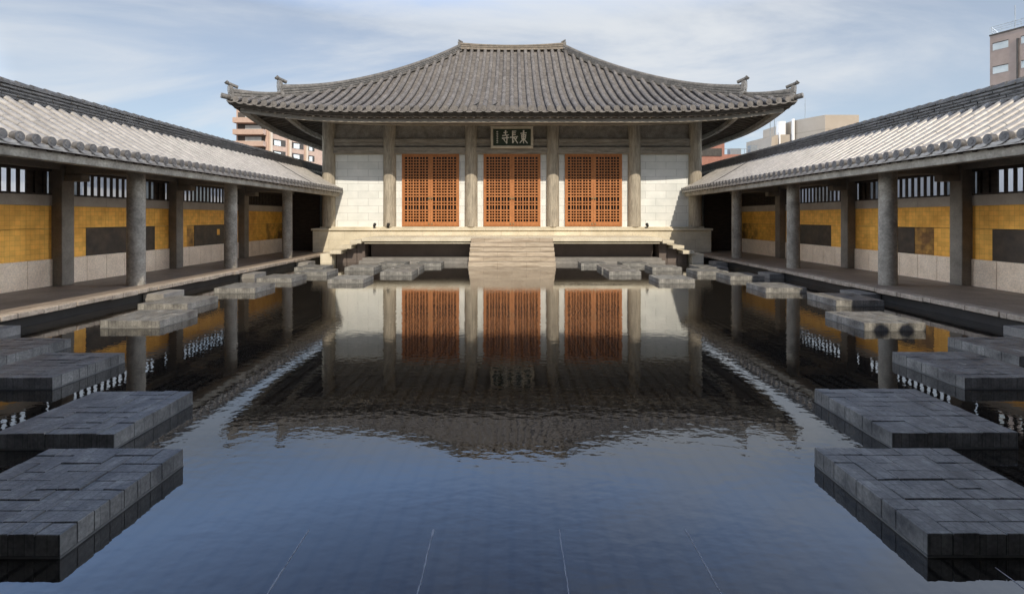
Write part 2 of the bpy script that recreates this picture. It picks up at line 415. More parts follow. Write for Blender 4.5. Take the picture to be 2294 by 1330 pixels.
def pan_col(mb, path, side, half, sag=0.035, step=0.016):
    path = [Vector(p) for p in path]
    side = Vector(side)
    secs = []
    for k in range(len(path) - 1):
        for p, up in ((path[k], step), (path[k + 1], 0)):
            secs.append([p + side * (half * a) + Vector((0, 0, up - sag * (1 - a * a))) for a in (-1, -0.5, 0, 0.5, 1)])
    mb.sweep(secs, closed=False)
    # drip plate closing the pan at the eave
    d = (path[0] - path[1]); d.z = 0; d.normalize()
    p = path[0] + d * 0.02
    mb.add([p + side * (half * a) + Vector((0, 0, step - sag * (1 - a * a))) for a in (-1, -0.5, 0, 0.5, 1)] +
           [p + side * (half * a) + Vector((0, 0, step - 0.05 - sag * (1 - a * a))) for a in (-1, -0.5, 0, 0.5, 1)],
           [(i, i + 1, 6 + i, 5 + i) for i in range(4)])

# stacked flat ridge tiles with a round cap, swept along points
def ridge_stack(mb, pts, w, hs, courses=4, cap=True):
    pts = [Vector(p) for p in pts]
    secs = []
    for i, p in enumerate(pts):
        d = (pts[min(i + 1, len(pts) - 1)] - pts[max(i - 1, 0)])
        sd_ = Vector((d.y, -d.x, 0)).normalized()
        h = hs[i] if isinstance(hs, (list, tuple)) else hs
        prof = []
        hb = h * (0.8 if cap else 1.0)
        for c in range(courses):
            ww = w * (1 - 0.10 * c / courses)
            z0 = hb * c / courses; z1 = hb * (c + 1) / courses
            prof += [(ww, z0 + (z1 - z0) * 0.35), (ww, z1 - 0.002), (ww - 0.03, z1), ]
            if c < courses - 1: prof += [(ww - 0.03, z1 + (z1 - z0) * 0.33)]
        if cap:
            cw = w * 0.62
            for k in range(4):
                a = math.pi / 2 * k / 4
                prof.append((cw * math.cos(a), hb + (h - hb) * math.sin(a)))
        full = [(-w, 0)] + [(-x, z) for x, z in prof] + ([(0, h)] if cap else []) + [(x, z) for x, z in reversed(prof)] + [(w, 0)]
        secs.append([p + sd_ * x + Vector((0, 0, z - 0.06)) for x, z in full])
    mb.sweep(secs)

def ornament(mb, p, d, w, h, horn=True):
    """ridge end plate with shoulders, boss and an upturned horn; d = outward horizontal direction"""
    p = Vector(p); d = Vector(d).normalized(); s_ = Vector((d.y, -d.x, 0)); up = Vector((0, 0, 1))
    outl = [(-1.25, 0), (-1.1, 0.22), (-0.8, 0.35), (-0.85, 0.7), (-0.6, 0.95), (0, 1.08), (0.6, 0.95), (0.85, 0.7), (0.8, 0.35), (1.1, 0.22), (1.25, 0)]
    t = 0.07
    lean = d * (0.10 * h)
    front = [p + s_ * (a * w) + up * (b * h) + lean * b + d * t for a, b in outl]
    back = [p + s_ * (a * w) + up * (b * h) + lean * b - d * t for a, b in outl]
    mb.sweep([back, front])
    c = p + up * (h * 0.55) + d * t
    mb.tube(c, c + d * 0.05, w * 0.42, w * 0.28, n=10)
    for a in (-0.62, 0.62):
        c2 = p + up * (h * 0.22) + d * t + s_ * (a * w)
        mb.tube(c2, c2 + d * 0.04, w * 0.22, w * 0.15, n=8)
    if horn:
        q = p + up * (h * 1.0)
        mb.tube(q - d * 0.22, q + d * 0.16 + up * 0.10, w * 0.36, w * 0.36, n=12)
        mb.tube(q + d * 0.14 + up * 0.09, q + d * 0.21 + up * 0.15, w * 0.44, w * 0.44, n=12)

# ================================================================== SETTING
g = MB(); g.add([(-1500, -1500, -0.6), (1500, -1500, -0.6), (1500, 1500, -0.6), (-1500, 1500, -0.6)], [(0, 1, 2, 3)])
struct(g.build('ground', 'ground'))
w = MB(); w.add([(-7.86, 0.6, 0), (7.86, 0.6, 0), (7.86, 21.6, 0), (-7.86, 21.6, 0)], [(0, 1, 2, 3)])
struct(w.build('water', 'water'))
for sx in (-1, 1):
    k = MB(); k.box(sx * 7.98, sx * 10.35, 0.6, 31, -0.3, 0.25)
    struct(k.build('walkway', 'floor'))
    k = MB()
    y = 0.6
    while y < 21.4:
        l = random.uniform(0.55, 0.85); y1 = min(y + l, 21.4)
        e = random.uniform(-0.012, 0.012)
        k.box(sx * (7.75 + e), sx * 7.979, y + 0.004, y1 - 0.004, 0.165 + random.uniform(-0.012, 0.008), 0.254 + random.uniform(-0.003, 0.003))
        y = y1
    struct(k.build('kerb', 'kerb', bevel=0.012))
    k = MB(); k.box(sx * 7.86, sx * 7.978, 0.6, 21.45, -0.3, 0.15)
    struct(k.build('pool_wall', 'poolwall'))
k = MB(); k.box(-10.35, 10.35, -7, 0.6, -0.3, 0.25); struct(k.build('front_terrace', 'poolwall'))

# ================================================================== TEMPLE HALL
hall = thing('temple_hall', (0, 27.3, 0), 'stone temple hall with a wide grey tiled hip roof behind the pool', 'temple')
ZE = 5.93; AX = 11.1; AY = 8.24; YC = 27.34; YE = YC - AY
RA, RB = 2.85, 2.3
LIFT = 0.42
def lift(q, u):
    t = max(0.0, (abs(q) - 0.48) / 0.52)
    return LIFT * t ** 2.3 * (1 - u) ** 1.6
def roof_z(i, q):
    u = i / AY
    return ZE + RA * u + RB * u * u + lift(q, u)
def slope_pt(side, along, i):
    """side 0 front,1 right,2 back,3 left; along = coordinate along the eave, i = inset from eave"""
    half = AX if side in (0, 2) else AY
    q = along / max(0.001, (half - i)) if half - i > 0.01 else 1.0
    q = max(-1, min(1, q))
    z = roof_z(i, q)
    if side == 0: return Vector((along, YE + i, z))
    if side == 2: return Vector((along, YC + AY - i, z))
    if side == 1: return Vector((AX - i, YC + along, z))
    return Vector((-AX + i, YC + along, z))
rf = MB()
PITCH = 0.37
TL = 0.34
for side in range(4):
    half = AX if side in (0, 2) else AY
    sv = Vector((1, 0, 0)) if side in (0, 2) else Vector((0, 1, 0))
    n = int(half / PITCH)
    for k in range(-n, n + 1):
        a = k * PITCH
        imax = min(AY, half - abs(a))
        if imax > 0.15:
            nt_ = max(2, int(imax / TL) + 1)
            path = [slope_pt(side, a, imax * j / nt_) + Vector((0, 0, 0.05)) for j in range(nt_ + 1)]
            tile_col(rf, path, sv, 0.098)
        if k < n:
            b = a + PITCH / 2
            imax = min(AY, half - abs(b) + 0.12)
            if imax > 0.2:
                nt_ = max(2, int(imax / TL) + 1)
                path = [slope_pt(side, b, min(imax * j / nt_, half - abs(b)) if imax * j / nt_ > half - abs(b) else imax * j / nt_) for j in range(nt_ + 1)]
                path = [p for i_, p in enumerate(path) if i_ == 0 or (p - path[i_ - 1]).length > 0.02]
                if len(path) > 1: pan_col(rf, path, sv, PITCH / 2, sag=0.06)
# closed under-sheet so that no light leaks through
for side in range(4):
    half = AX if side in (0, 2) else AY
    secs = []
    for j in range(13):
        i = AY * j / 12
        secs.append([slope_pt(side, (half - i) * (t / 12 - 1) if half - i > 0 else 0, i) - Vector((0, 0, 0.09)) for t in range(25)])
    rf.sweep(secs, closed=False)
roof = rf.build('roof', 'tile', hall)
# corner tip tiles
rt = MB()
for cx in (-1, 1):
    for cy in (-1, 1):
        c = Vector((cx * (AX - 0.1), YC + cy * (AY - 0.1), ZE + LIFT + 0.0))
        d = Vector((cx, cy, 0)).normalized()
        rt = MB()
        rt.tube(c - d * 0.5 + Vector((0, 0, 0.02)), c + d * 0.34 + Vector((0, 0, 0.13)), 0.10, 0.105, n=14)
        rt.build('corner_tile', 'hip', roof)
# hip ridges
def hip_pt(cx, cy, s):
    i = AY * (1 - s)
    return Vector((cx * (AX - i), YC + cy * (AY - i), roof_z(i, 1.0)))
for cx in (-1, 1):
    for cy in (-1, 1):
        m_ = MB()
        pts = []; hs = []
        for j in range(25):
            s = 0.0 + 0.825 * j / 24
            pts.append(hip_pt(cx, cy, s)); hs.append(0.43 + 0.15 * max(0, (s - 0.55) / 0.275) ** 2)
        ridge_stack(m_, pts, 0.19, hs, courses=4)
        d = Vector((cx, cy, 0)).normalized()
        ornament(m_, pts[-1] + Vector((0, 0, -0.05)), d, 0.21, 0.70)
        pts = []; hs = []
        for j in range(12):
            s = 0.80 + 0.185 * j / 11
            pts.append(hip_pt(cx, cy, s)); hs.append(0.27 + 0.24 * (j / 11) ** 2.2)
        ridge_stack(m_, pts, 0.15, hs, courses=3)
        ornament(m_, pts[-1] + Vector((0, 0, -0.05)), d, 0.18, 0.56)
        m_.build('hip_ridge', 'hip', roof)
m_ = MB()
RH = AX - AY
pts = [Vector((-RH + 2 * RH * j / 20, YC, ZE + RA + RB + 0.05 * abs(j / 10 - 1) ** 2)) for j in range(21)]
ridge_stack(m_, pts, 0.22, [0.34 + 0.08 * abs(j / 10 - 1) ** 2 for j in range(21)], courses=3)
m_.build('main_ridge', 'ridge_tan', roof)
for sx in (-1, 1):
    m_ = MB()
    ornament(m_, (sx * (RH + 0.03), YC, ZE + RA + RB - 0.02), (sx, 0, 0), 0.25, 0.46, horn=False)
    q = Vector((sx * RH, YC, ZE + RA + RB + 0.46))
    m_.tube(q + Vector((-sx * 0.1, 0, -0.04)), q + Vector((sx * 0.12, 0, 0.10)), 0.06, 0.04, n=8)
    m_.build('ridge_end', 'hip', roof)

# eaves: boards following the lifted edge
def eave_ring(mb, inset, dz, wdt, hgt, rise=0.0):
    for side in range(4):
        half = (AX if side in (0, 2) else AY) - inset
        secs = []
        for t in range(33):
            q = t / 16 - 1
            al = half * q
            z = ZE + lift(q, 0) * (1 - inset * 0.12) + dz
            def P(ins, zz):
                h2 = (AX if side in (0, 2) else AY) - ins
                a2 = h2 * q
                if side == 0: return Vector((a2, YE + ins, zz))
                if side == 2: return Vector((a2, YC + AY - ins, zz))
                if side == 1: return Vector((AX - ins, YC + a2, zz))
                return Vector((-AX + ins, YC + a2, zz))
            secs.append([P(inset, z), P(inset + wdt, z), P(inset + wdt, z - hgt), P(inset, z - hgt)])
        mb.sweep(secs)
e = MB(); eave_ring(e, 0.10, -0.065, 0.12, 0.09); eave_ring(e, 0.16, -0.157, 0.12, 0.07); e.build('eave_board', 'soffit', hall)
e = MB(); eave_ring(e, 0.34, -0.235, 0.22, 0.17); e.build('eave_beam', 'concrete_h', hall)
e = MB(); eave_ring(e, 1.5, -0.10, 0.16, 0.18); e.build('purlin', 'concrete_h', hall)
sf = MB()
for side in range(4):
    secs = []
    for ins, zz in ((0.10, -0.16), (0.6, -0.10), (1.5, 0.10), (3.2, 0.62)):
        row = []
        for t in range(33):
            q = t / 16 - 1
            h2 = (AX if side in (0, 2) else AY) - ins
            z = ZE + lift(q, 0) * max(0, 1 - ins * 0.3) + zz
            a2 = h2 * q
            row.append({0: Vector((a2, YE + ins, z)), 2: Vector((a2, YC + AY - ins, z)), 1: Vector((AX - ins, YC + a2, z)), 3: Vector((-AX + ins, YC + a2, z))}[side])
        secs.append(row)
    sf.sweep(secs, closed=False)
    half = AX if side in (0, 2) else AY
    n = int(half / 0.3)
    for k in range(-n, n + 1):
        a = k * 0.3
        i1 = min(3.1, half - abs(a) - 0.05)
        if i1 < 0.3: continue
        def RP(i, dz):
            q = max(-1, min(1, a / (half - i)))
            z = ZE + lift(q, 0) * max(0, 1 - i * 0.3) + dz
            return {0: Vector((a, YE + i, z)), 2: Vector((a, YC + AY - i, z)), 1: Vector((AX - i, YC + a, z)), 3: Vector((-AX + i, YC + a, z))}[side]
        i0 = 0.17
        im = min(1.5, i1)
        sf.bar(RP(i0, -0.215), RP(im, 0.045), 0.085, 0.10)
        if i1 > 1.5: sf.bar(RP(1.5, 0.045), RP(i1, 0.045 + 0.30 * (i1 - 1.5)), 0.085, 0.10)
sf.build('soffit', 'soffit', hall)

# podium, terrace, steps
CX = [-8.18, -5.46, -1.82, 1.82, 5.46, 8.18]
pd = MB()
pd.box(-8.75, 8.75, 21.55, 33.2, -0.3, 1.19)
pd.box(-8.80, 8.80, 21.48, 33.2, 1.193, 1.285)
pd.box(-8.50, 8.50, 21.70, 33.0, 1.288, 1.35)
pd.build('podium', 'limestone', hall, bevel=0.012)
tr = MB()
tr.box(-5.77, 5.77, 18.86, 21.54, 0.84, 0.98)
tr.box(-5.70, 5.70, 18.93, 21.54, 0.755, 0.805)
tr.build('terrace_slab', 'limestone', hall, bevel=0.01)
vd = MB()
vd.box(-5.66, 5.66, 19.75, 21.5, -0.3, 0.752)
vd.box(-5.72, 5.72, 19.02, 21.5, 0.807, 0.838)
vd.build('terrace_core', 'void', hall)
pl = MB()
pl.box(-5.9, 5.9, 18.90, 19.74, -0.3, 0.10); pl.box(-5.8, 5.8, 19.02, 19.74, 0.101, 0.19)
pl.build('plinth', 'greystone', hall, bevel=0.008)
for sx in (-1, 1):
    m_ = MB()
    for k in range(3):
        m_.box(sx * (5.79 + 0.39 * k), sx * (5.79 + 0.39 * k + 0.44), 18.86, 21.54, 0.76 - 0.20 * k, 0.885 - 0.20 * k)
    m_.box(sx * 6.97, sx * 7.42, 19.0, 21.54, -0.2, 0.36)
    m_.build('side_steps', 'limestone', hall, bevel=0.01)
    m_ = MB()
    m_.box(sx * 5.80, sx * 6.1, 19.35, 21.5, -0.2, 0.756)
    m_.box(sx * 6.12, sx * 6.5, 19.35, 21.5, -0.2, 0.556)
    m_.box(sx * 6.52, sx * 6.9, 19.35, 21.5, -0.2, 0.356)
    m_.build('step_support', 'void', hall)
st = MB()
for k in range(6):
    st.box(-1.585 + 0.004 * k, 1.585 - 0.004 * k, 17.70 + 0.194 * k, 18.855, (-0.2 if k == 0 else 0.163 * k + 0.002), 0.163 * (k + 1))
st.build('stone_steps', 'travertine', hall, bevel=0.014)

# walls between columns
def wallpart(*b):
    wl = MB(); wl.box(*b); wl.build('wall', 'marble', hall)
for sx in (-1, 1):
    wallpart(sx * 5.46, sx * 8.18, 22.0, 22.25, 1.351, 5.2)
    wallpart(sx * 8.0, sx * 8.25, 22.251, 32.6, 1.351, 6.4)
for xc in (-3.64, 0, 3.64):
    for s2 in (-1, 1):
        wallpart(xc + s2 * 1.275, xc + s2 * 1.82, 22.0, 22.25, 1.351, 4.9)
wallpart(-8.25, 8.25, 32.601, 32.8, 1.351, 6.4)
for x in CX:
    c = MB(); c.tube((x, 21.93, 1.351), (x, 21.93, 6.35), 0.285, 0.272, n=28); c.build('column', 'concrete', hall)
for sx in (-1, 1):
    for yy in (25.6, 29.2, 32.7):
        c = MB(); c.tube((sx * 8.18, yy, 1.351), (sx * 8.18, yy, 6.35), 0.285, 0.272, n=24); c.build('column', 'concrete', hall)
for a, b in zip(CX[:-1], CX[1:]):
    x0, x1 = a + 0.2, b - 0.2
    m_ = MB(); m_.box(x0, x1, 21.80, 22.25, 4.595, 4.885); m_.build('lintel', 'concrete_h', hall, bevel=0.01)
    m_ = MB(); m_.box(x0, x1, 21.86, 22.2, 4.945, 5.09); m_.box(x0, x1, 21.83, 22.2, 5.092, 5.26); m_.build('tie_beam', 'concrete_h', hall, bevel=0.008)
    m_ = MB(); m_.box(x0, x1, 21.98, 22.2, 4.886, 5.9); m_.build('frieze_panel', 'concrete_cool', hall)
    m_ = MB(); m_.box(x0, x1, 21.80, 22.2, 5.92, 6.30); m_.build('top_beam', 'concrete_h', hall)

# three lattice doors
def hall_door(xc):
    Wd = 2.54; z0, z1 = 1.375, 4.592; y0 = 21.90; y1 = 21.99
    fr = MB()
    fr.box(xc - Wd / 2, xc - Wd / 2 + 0.07, y0, y1 + 0.06, z0, z1)
    fr.box(xc + Wd / 2 - 0.07, xc + Wd / 2, y0, y1 + 0.06, z0, z1)
    fr.box(xc - Wd / 2 + 0.071, xc + Wd / 2 - 0.071, y0, y1 + 0.06, z1 - 0.07, z1)
    fr.box(xc - Wd / 2 + 0.071, xc + Wd / 2 - 0.071, y0, y1 + 0.06, z0, z0 + 0.05)
    d = fr.build('door', 'orange', hall)
    for s2 in (-1, 1):
        lf = MB()
        xa = xc - Wd / 2 + 0.074 if s2 < 0 else xc + 0.003
        xb = xc - 0.003 if s2 < 0 else xc + Wd / 2 - 0.074
        ya, yb = y0 + 0.015, y0 + 0.075
        za, zb = z0 + 0.055, z1 - 0.075
        os_, is_ = 0.05, 0.105
        wl_, wr_ = (os_, is_) if s2 < 0 else (is_, os_)
        lf.box(xa, xa + wl_, ya, yb, za, zb); lf.box(xb - wr_, xb, ya, yb, za, zb)
        lf.box(xa + wl_ + .001, xb - wr_ - .001, ya, yb, za, za + 0.15); lf.box(xa + wl_ + .001, xb - wr_ - .001, ya, yb, zb - 0.05, zb)
        gx0, gx1 = xa + wl_, xb - wr_
        gw = gx1 - gx0
        for fpos, wpx in zip((45, 87, 128, 170, 218, 265, 308), (0.052, 0.026, 0.046, 0.026, 0.056, 0.026, 0.050)):
            px = gx0 + gw * fpos / 350
            lf.box(px - wpx / 2, px + wpx / 2, ya + 0.012, yb - 0.012, za + 0.151, zb - 0.051)
        gz0, gz1 = za + 0.15, zb - 0.05
        nr = 23
        for k in range(1, nr):
            if k in (5, 8): continue
            zz = gz0 + (gz1 - gz0) * k / nr
            th = 0.058 if k in (4, 9, 10) else 0.043
            lf.box(gx0 + .001, gx1 - .001, ya + 0.004, yb - 0.018, zz - th / 2, zz + th / 2)
        lf.build('door_leaf', 'orange', d)
    pn = MB(); pn.box(xc - Wd / 2 + 0.072, xc + Wd / 2 - 0.072, y0 + 0.11, y0 + 0.13, z0 + 0.051, z1 - 0.071); pn.build('pane', 'pane', d)
    for s2 in (-1, 1):
        hd = MB()
        hd.tube((xc + s2 * 0.06, y0 + 0.015, 2.62), (xc + s2 * 0.06, y0 - 0.02, 2.62), 0.045, 0.045, n=12)
        hd.tube((xc + s2 * 0.06, y0 - 0.02, 2.56), (xc + s2 * 0.06, y0 - 0.03, 2.64), 0.018, 0.018, n=8)
        hd.build('handle', 'brass', d)
        hd = MB(); hd.box(xc + s2 * 0.07 - 0.025, xc + s2 * 0.07 + 0.025, y0 - 0.012, y0 + 0.014, 1.44, 1.52); hd.build('bolt_plate', 'brass', d)
for xc in (-3.64, 0, 3.64): hall_door(xc)

# ---- name plaque (hangs from the beam)
pq = thing('name_plaque', (0, 21.4, 5.25), 'dark green framed plaque with pale brushed characters above the middle door', 'sign')
def pt(u, v, off=0.0):      # u 0..1 left-right, v 0..1 bottom-top on the leaning board
    tilt = 0.18
    return Vector((-0.93 + 1.86 * u, 21.62 - tilt * v - off, 4.80 + 0.94 * v))
def pslab(mb, u0, u1, v0, v1, o0, o1):
    mb.hexa([pt(u0, v0, o1), pt(u1, v0, o1), pt(u1, v0, o0), pt(u0, v0, o0), pt(u0, v1, o1), pt(u1, v1, o1), pt(u1, v1, o0), pt(u0, v1, o0)])
m_ = MB(); pslab(m_, 0.05, 0.95, 0.09, 0.91, 0.0, 0.04); m_.build('board', 'green', pq)
m_ = MB()
pslab(m_, 0, 1, 0, 0.115, -0.02, 0.09); pslab(m_, 0, 1, 0.885, 1, -0.02, 0.09); pslab(m_, 0, 0.057, 0.116, 0.884, -0.02, 0.088); pslab(m_, 0.943, 1, 0.116, 0.884, -0.02, 0.088)
m_.build('frame', 'plaqueframe', pq, bevel=0.012)
GLY = {
 'east': [((.15, .22), (.85, .18)), ((.5, .0), (.5, .98)), ((.27, .34), (.29, .64)), ((.27, .35), (.75, .32)), ((.75, .32), (.71, .64)), ((.28, .49), (.72, .47)), ((.29, .64), (.71, .62)), ((.48, .64), (.06, .95)), ((.52, .64), (.97, .98))],
 'long': [((.32, .03), (.30, .55)), ((.32, .07), (.76, .04)), ((.31, .2), (.70, .18)), ((.31, .33), (.70, .31)), ((.02, .53), (.98, .46)), ((.34, .52), (.33, .95)), ((.33, .95), (.5, .80)), ((.46, .52), (.97, .98)), ((.84, .56), (.62, .70))],
 'temple': [((.24, .17), (.76, .13)), ((.5, .0), (.49, .36)), ((.06, .40), (.94, .33)), ((.03, .60), (.97, .54)), ((.68, .40), (.67, .98)), ((.67, .98), (.50, .86)), ((.26, .68), (.42, .84))],
}
lt = MB()
def stroke(u0, v0, u1, v1, w0, w1):
    a = pt(u0, v0, 0.041); b = pt(u1, v1, 0.041); a2 = pt(u0, v0, 0.052); b2 = pt(u1, v1, 0.052)
    d = (b - a).normalized(); nrm = (a2 - a).normalized(); sdv = d.cross(nrm).normalized()
    a -= d * w0 * 0.4; b += d * w1 * 0.4; a2 -= d * w0 * 0.4; b2 += d * w1 * 0.4
    lt.hexa([a - sdv * w0, a + sdv * w0, b + sdv * w1, b - sdv * w1, a2 - sdv * w0, a2 + sdv * w0, b2 + sdv * w1, b2 - sdv * w1])
for key, u0, u1 in (('temple', 0.265, 0.435), ('long', 0.455, 0.64), ('east', 0.675, 0.87)):
    for kk, ((ax_, ay_), (bx_, by_)) in enumerate(GLY[key]):
        stroke(u0 + (u1 - u0) * ax_, 0.80 - 0.58 * ay_, u0 + (u1 - u0) * bx_, 0.80 - 0.58 * by_, 0.026 + 0.006 * (kk % 2), 0.018)
for k in range(7):      # small signature column
    v = 0.74 - 0.08 * k
    stroke(0.135, v, 0.175, v + 0.012, 0.010, 0.008)
    stroke(0.155, v + 0.03, 0.150 + 0.01 * (k % 2), v - 0.025, 0.009, 0.007)
lt.build('lettering', 'letter', pq, smooth=False)

# ---- small floor spotlights beside the end columns
for x, lab in ((-6.05, 'small black spotlight on the ledge before the left marble bay'),
               (-5.45, 'small black spotlight at the foot of the second column from left'),
               (5.95, 'small black spotlight on the ledge before the right marble bay')):
    t_ = thing('spotlight', (x, 21.62, 1.286), lab, 'spotlight', 'spotlights on the temple ledge')
    m_ = MB(); m_.tube((x, 21.60, 1.287), (x, 21.60, 1.42), 0.015, 0.015, n=8); m_.tube((x, 21.60, 1.286), (x, 21.60, 1.296), 0.06, 0.06, n=14); m_.build('stem', 'black', t_)
    m_ = MB(); m_.tube((x, 21.54, 1.38), (x, 21.66, 1.47), 0.055, 0.07, n=14); m_.build('lamp_head', 'black', t_)

# ================================================================== CORRIDORS
EX, EZ = 7.58, 2.955          # eave edge
RX, RZ = 9.28, 3.96           # ridge line (roof surface)
OX, OZ = 10.95, 2.955         # outer eave
PIL = [3.6, 7.3, 11.0, 14.7, 18.4]
Y0C, Y1C = 0.9, 21.9
def corridor(sx):
    nm = 'left' if sx < 0 else 'right'
    c = thing('covered_corridor', (sx * 9.2, 11.0, 0.25),
              'tiled open corridor with gold wall panels along the %s side of the pool' % nm, 'corridor')
    X = lambda x: sx * x
    # --- roof
    rm = MB()
    def rz(t): return EZ + (RZ - EZ) * (0.92 * t + 0.08 * t * t)
    def rp(t, y): return Vector((X(EX + (RX - EX) * t), y, rz(t)))
    def ro(t, y): return Vector((X(OX + (RX - OX) * t), y, rz(t)))
    p = 0.265
    n = int((Y1C - Y0C) / p)
    for k in range(n + 1):
        y = Y1C - 0.06 - k * p
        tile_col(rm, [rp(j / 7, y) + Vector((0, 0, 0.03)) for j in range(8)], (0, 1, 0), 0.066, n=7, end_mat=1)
        pan_col(rm, [rp(j / 7, y - p / 2) for j in range(8)], (0, 1, 0), p / 2, sag=0.04)
        tile_col(rm, [ro(j / 5, y) + Vector((0, 0, 0.045)) for j in range(6)], (0, 1, 0), 0.080, n=5)
        pan_col(rm, [ro(j / 5, y - p / 2) for j in range(6)], (0, 1, 0), p / 2, sag=0.04)
    # narrower continuation beside the hall
    t0 = (8.82 - EX) / (RX - EX)
    for k in range(28):
        y = Y1C + 0.2 + k * p
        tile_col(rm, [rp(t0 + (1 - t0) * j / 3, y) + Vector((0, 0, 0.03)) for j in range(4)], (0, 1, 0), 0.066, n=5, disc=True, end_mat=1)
        pan_col(rm, [rp(t0 + (1 - t0) * j / 3, y - p / 2) for j in range(4)], (0, 1, 0), p / 2, sag=0.04)
        tile_col(rm, [ro(j / 5, y) + Vector((0, 0, 0.045)) for j in range(6)], (0, 1, 0), 0.080, n=5)
        pan_col(rm, [ro(j / 5, y - p / 2) for j in range(6)], (0, 1, 0), p / 2, sag=0.04)
    # deck under the tiles
    rm.sweep([[rp(0, y) + Vector((0, 0, -0.05)), rp(1, y) + Vector((0, 0, -0.05)), ro(0, y) + Vector((0, 0, -0.05)),
               ro(0, y) + Vector((0, 0, -0.09)), rp(1, y) + Vector((0, 0, -0.11)), rp(0, y) + Vector((0, 0, -0.09))] for y in (Y0C, Y1C)])
    rm.sweep([[rp(t0, y) + Vector((0, 0, -0.05)), rp(1, y) + Vector((0, 0, -0.05)), ro(0, y) + Vector((0, 0, -0.05)),
               ro(0, y) + Vector((0, 0, -0.09)), rp(1, y) + Vector((0, 0, -0.11)), rp(t0, y) + Vector((0, 0, -0.09))] for y in (Y1C + .001, 30)])
    roof_ = rm.build('roof', 'tile_silver', c, mats2='tile_end_shade')
    m_ = MB()
    ridge_stack(m_, [(X(RX), y, RZ + 0.02) for y in (Y0C, 30)], 0.17, 0.30, courses=4, cap=False)
    # overlapping cap tiles along the ridge
    y = Y0C
    while y < 30:
        m_.tube((X(RX), y, RZ + 0.265), (X(RX), y + 0.30, RZ + 0.258), 0.085, 0.072, n=10)
        y += 0.285
    # staggered flat tiles projecting from the stack
    for row in range(4):
        y = Y0C + (row % 2) * 0.14
        while y < 29.6:
            zz = RZ + 0.012 + row * 0.068
            ww = 0.205 - 0.010 * row
            a = random.uniform(-0.012, 0.012)
            m_.box(X(RX) - ww + a, X(RX) + ww + a, y + 0.006, y + 0.274, zz, zz + 0.026 + random.uniform(0, 0.01))
            y += 0.28
    m_.build('ridge', 'tile_dark', roof_)
    m_ = MB()
    ridge_stack(m_, [rp(t / 8, 18.8) + Vector((0, 0, 0.03)) for t in range(0, 9)], 0.085, 0.14, courses=2)
    m_.build('descending_ridge', 'tile_dark', roof_)
    # --- eave fascia and beam
    m_ = MB()
    m_.box(X(7.70), X(7.90), Y0C, Y1C, 2.70, 2.88)
    m_.build('eave_beam', 'concrete_cool', c, bevel=0.015)
    m_ = MB()
    m_.box(X(7.63), X(7.69), Y0C, Y1C, 2.865, 2.90)
    y = Y0C + 0.1
    while y < 29.9:
        xa = 7.66 if y < Y1C else 8.9
        za = 2.875 + (xa - 7.66) * 0.56
        m_.bar((X(xa), y, za), (X(9.25), y, 3.78), 0.075, 0.075)
        m_.bar((X(10.85), y, 2.875), (X(9.31), y, 3.74), 0.075, 0.075)
        y += 0.265
    m_.build('rafters', 'wood_dark', c)
    m_ = MB()
    m_.box(X(8.30), X(8.54), Y0C, 30, 2.92, 3.12)
    m_.box(X(9.98), X(10.3), Y0C, 30, 2.82, 3.02)
    m_.build('wall_plate', 'post', c, bevel=0.01)
    # --- pillars, posts, tie beams, piers
    for yy in PIL:
        m_ = MB(); m_.tube((X(8.42), yy, 0.251), (X(8.42), yy, 3.0), 0.178, 0.172, n=26); m_.build('pillar', 'concrete_cool', c)
        m_ = MB(); m_.box(X(9.94), X(10.24), yy - 0.155, yy + 0.155, 0.251, 2.86); m_.build('wall_post', 'post', c, bevel=0.012)
        m_ = MB(); m_.box(X(8.45), X(9.93), yy - 0.09, yy + 0.09, 2.72, 2.915); m_.build('tie_beam', 'post', c, bevel=0.01)
        m_ = MB(); m_.box(X(9.55), X(9.935), yy - 0.12, yy + 0.12, 2.56, 2.715); m_.build('bracket', 'post', c, bevel=0.02)
        m_ = MB(); m_.box(X(7.42), X(7.855), yy - 0.55, yy + 0.12, -0.2, 0.13); m_.build('stone_pier', 'greystone', c, bevel=0.01)
    # --- wall bays
    bays = [(Y0C, PIL[0])] + list(zip(PIL[:-1], PIL[1:])) + [(PIL[-1], 22.1)]
    for bi, (ya, yb) in enumerate(bays):
        a, b = ya + 0.155, (yb - 0.155 if bi < 5 else yb)
        nP = 6
        pw = (b - a) / nP
        md = MB()
        for k in range(nP):
            md.box(X(10.14), X(10.34), a + pw * k + 0.004, a + pw * (k + 1) - 0.004, 0.251, 0.84)
        md.build('stone_dado', 'dado', c, bevel=0.004)
        # which panels of the lower row are dark paintings / browner gold
        if sx < 0:
            dark = {2: (0, 4), 3: (1, 5), 4: (1.5, 4.4)}.get(bi)
            brown = {4: (0.9, 1.5)}.get(bi)
        else:
            dark = {2: (2.6, 5.2), 3: (2.2, 4.0), 4: (1.4, 4.4)}.get(bi)
            brown = {3: (1.2, 2.2), 4: (0, 0)}.get(bi)
            if bi == 2: dark = (0.6, 5.2)
        gd = MB()
        for k in range(nP):
            gd.box(X(10.17), X(10.33), a + pw * k + 0.002, a + pw * (k + 1) - 0.002, 1.517, 2.015)
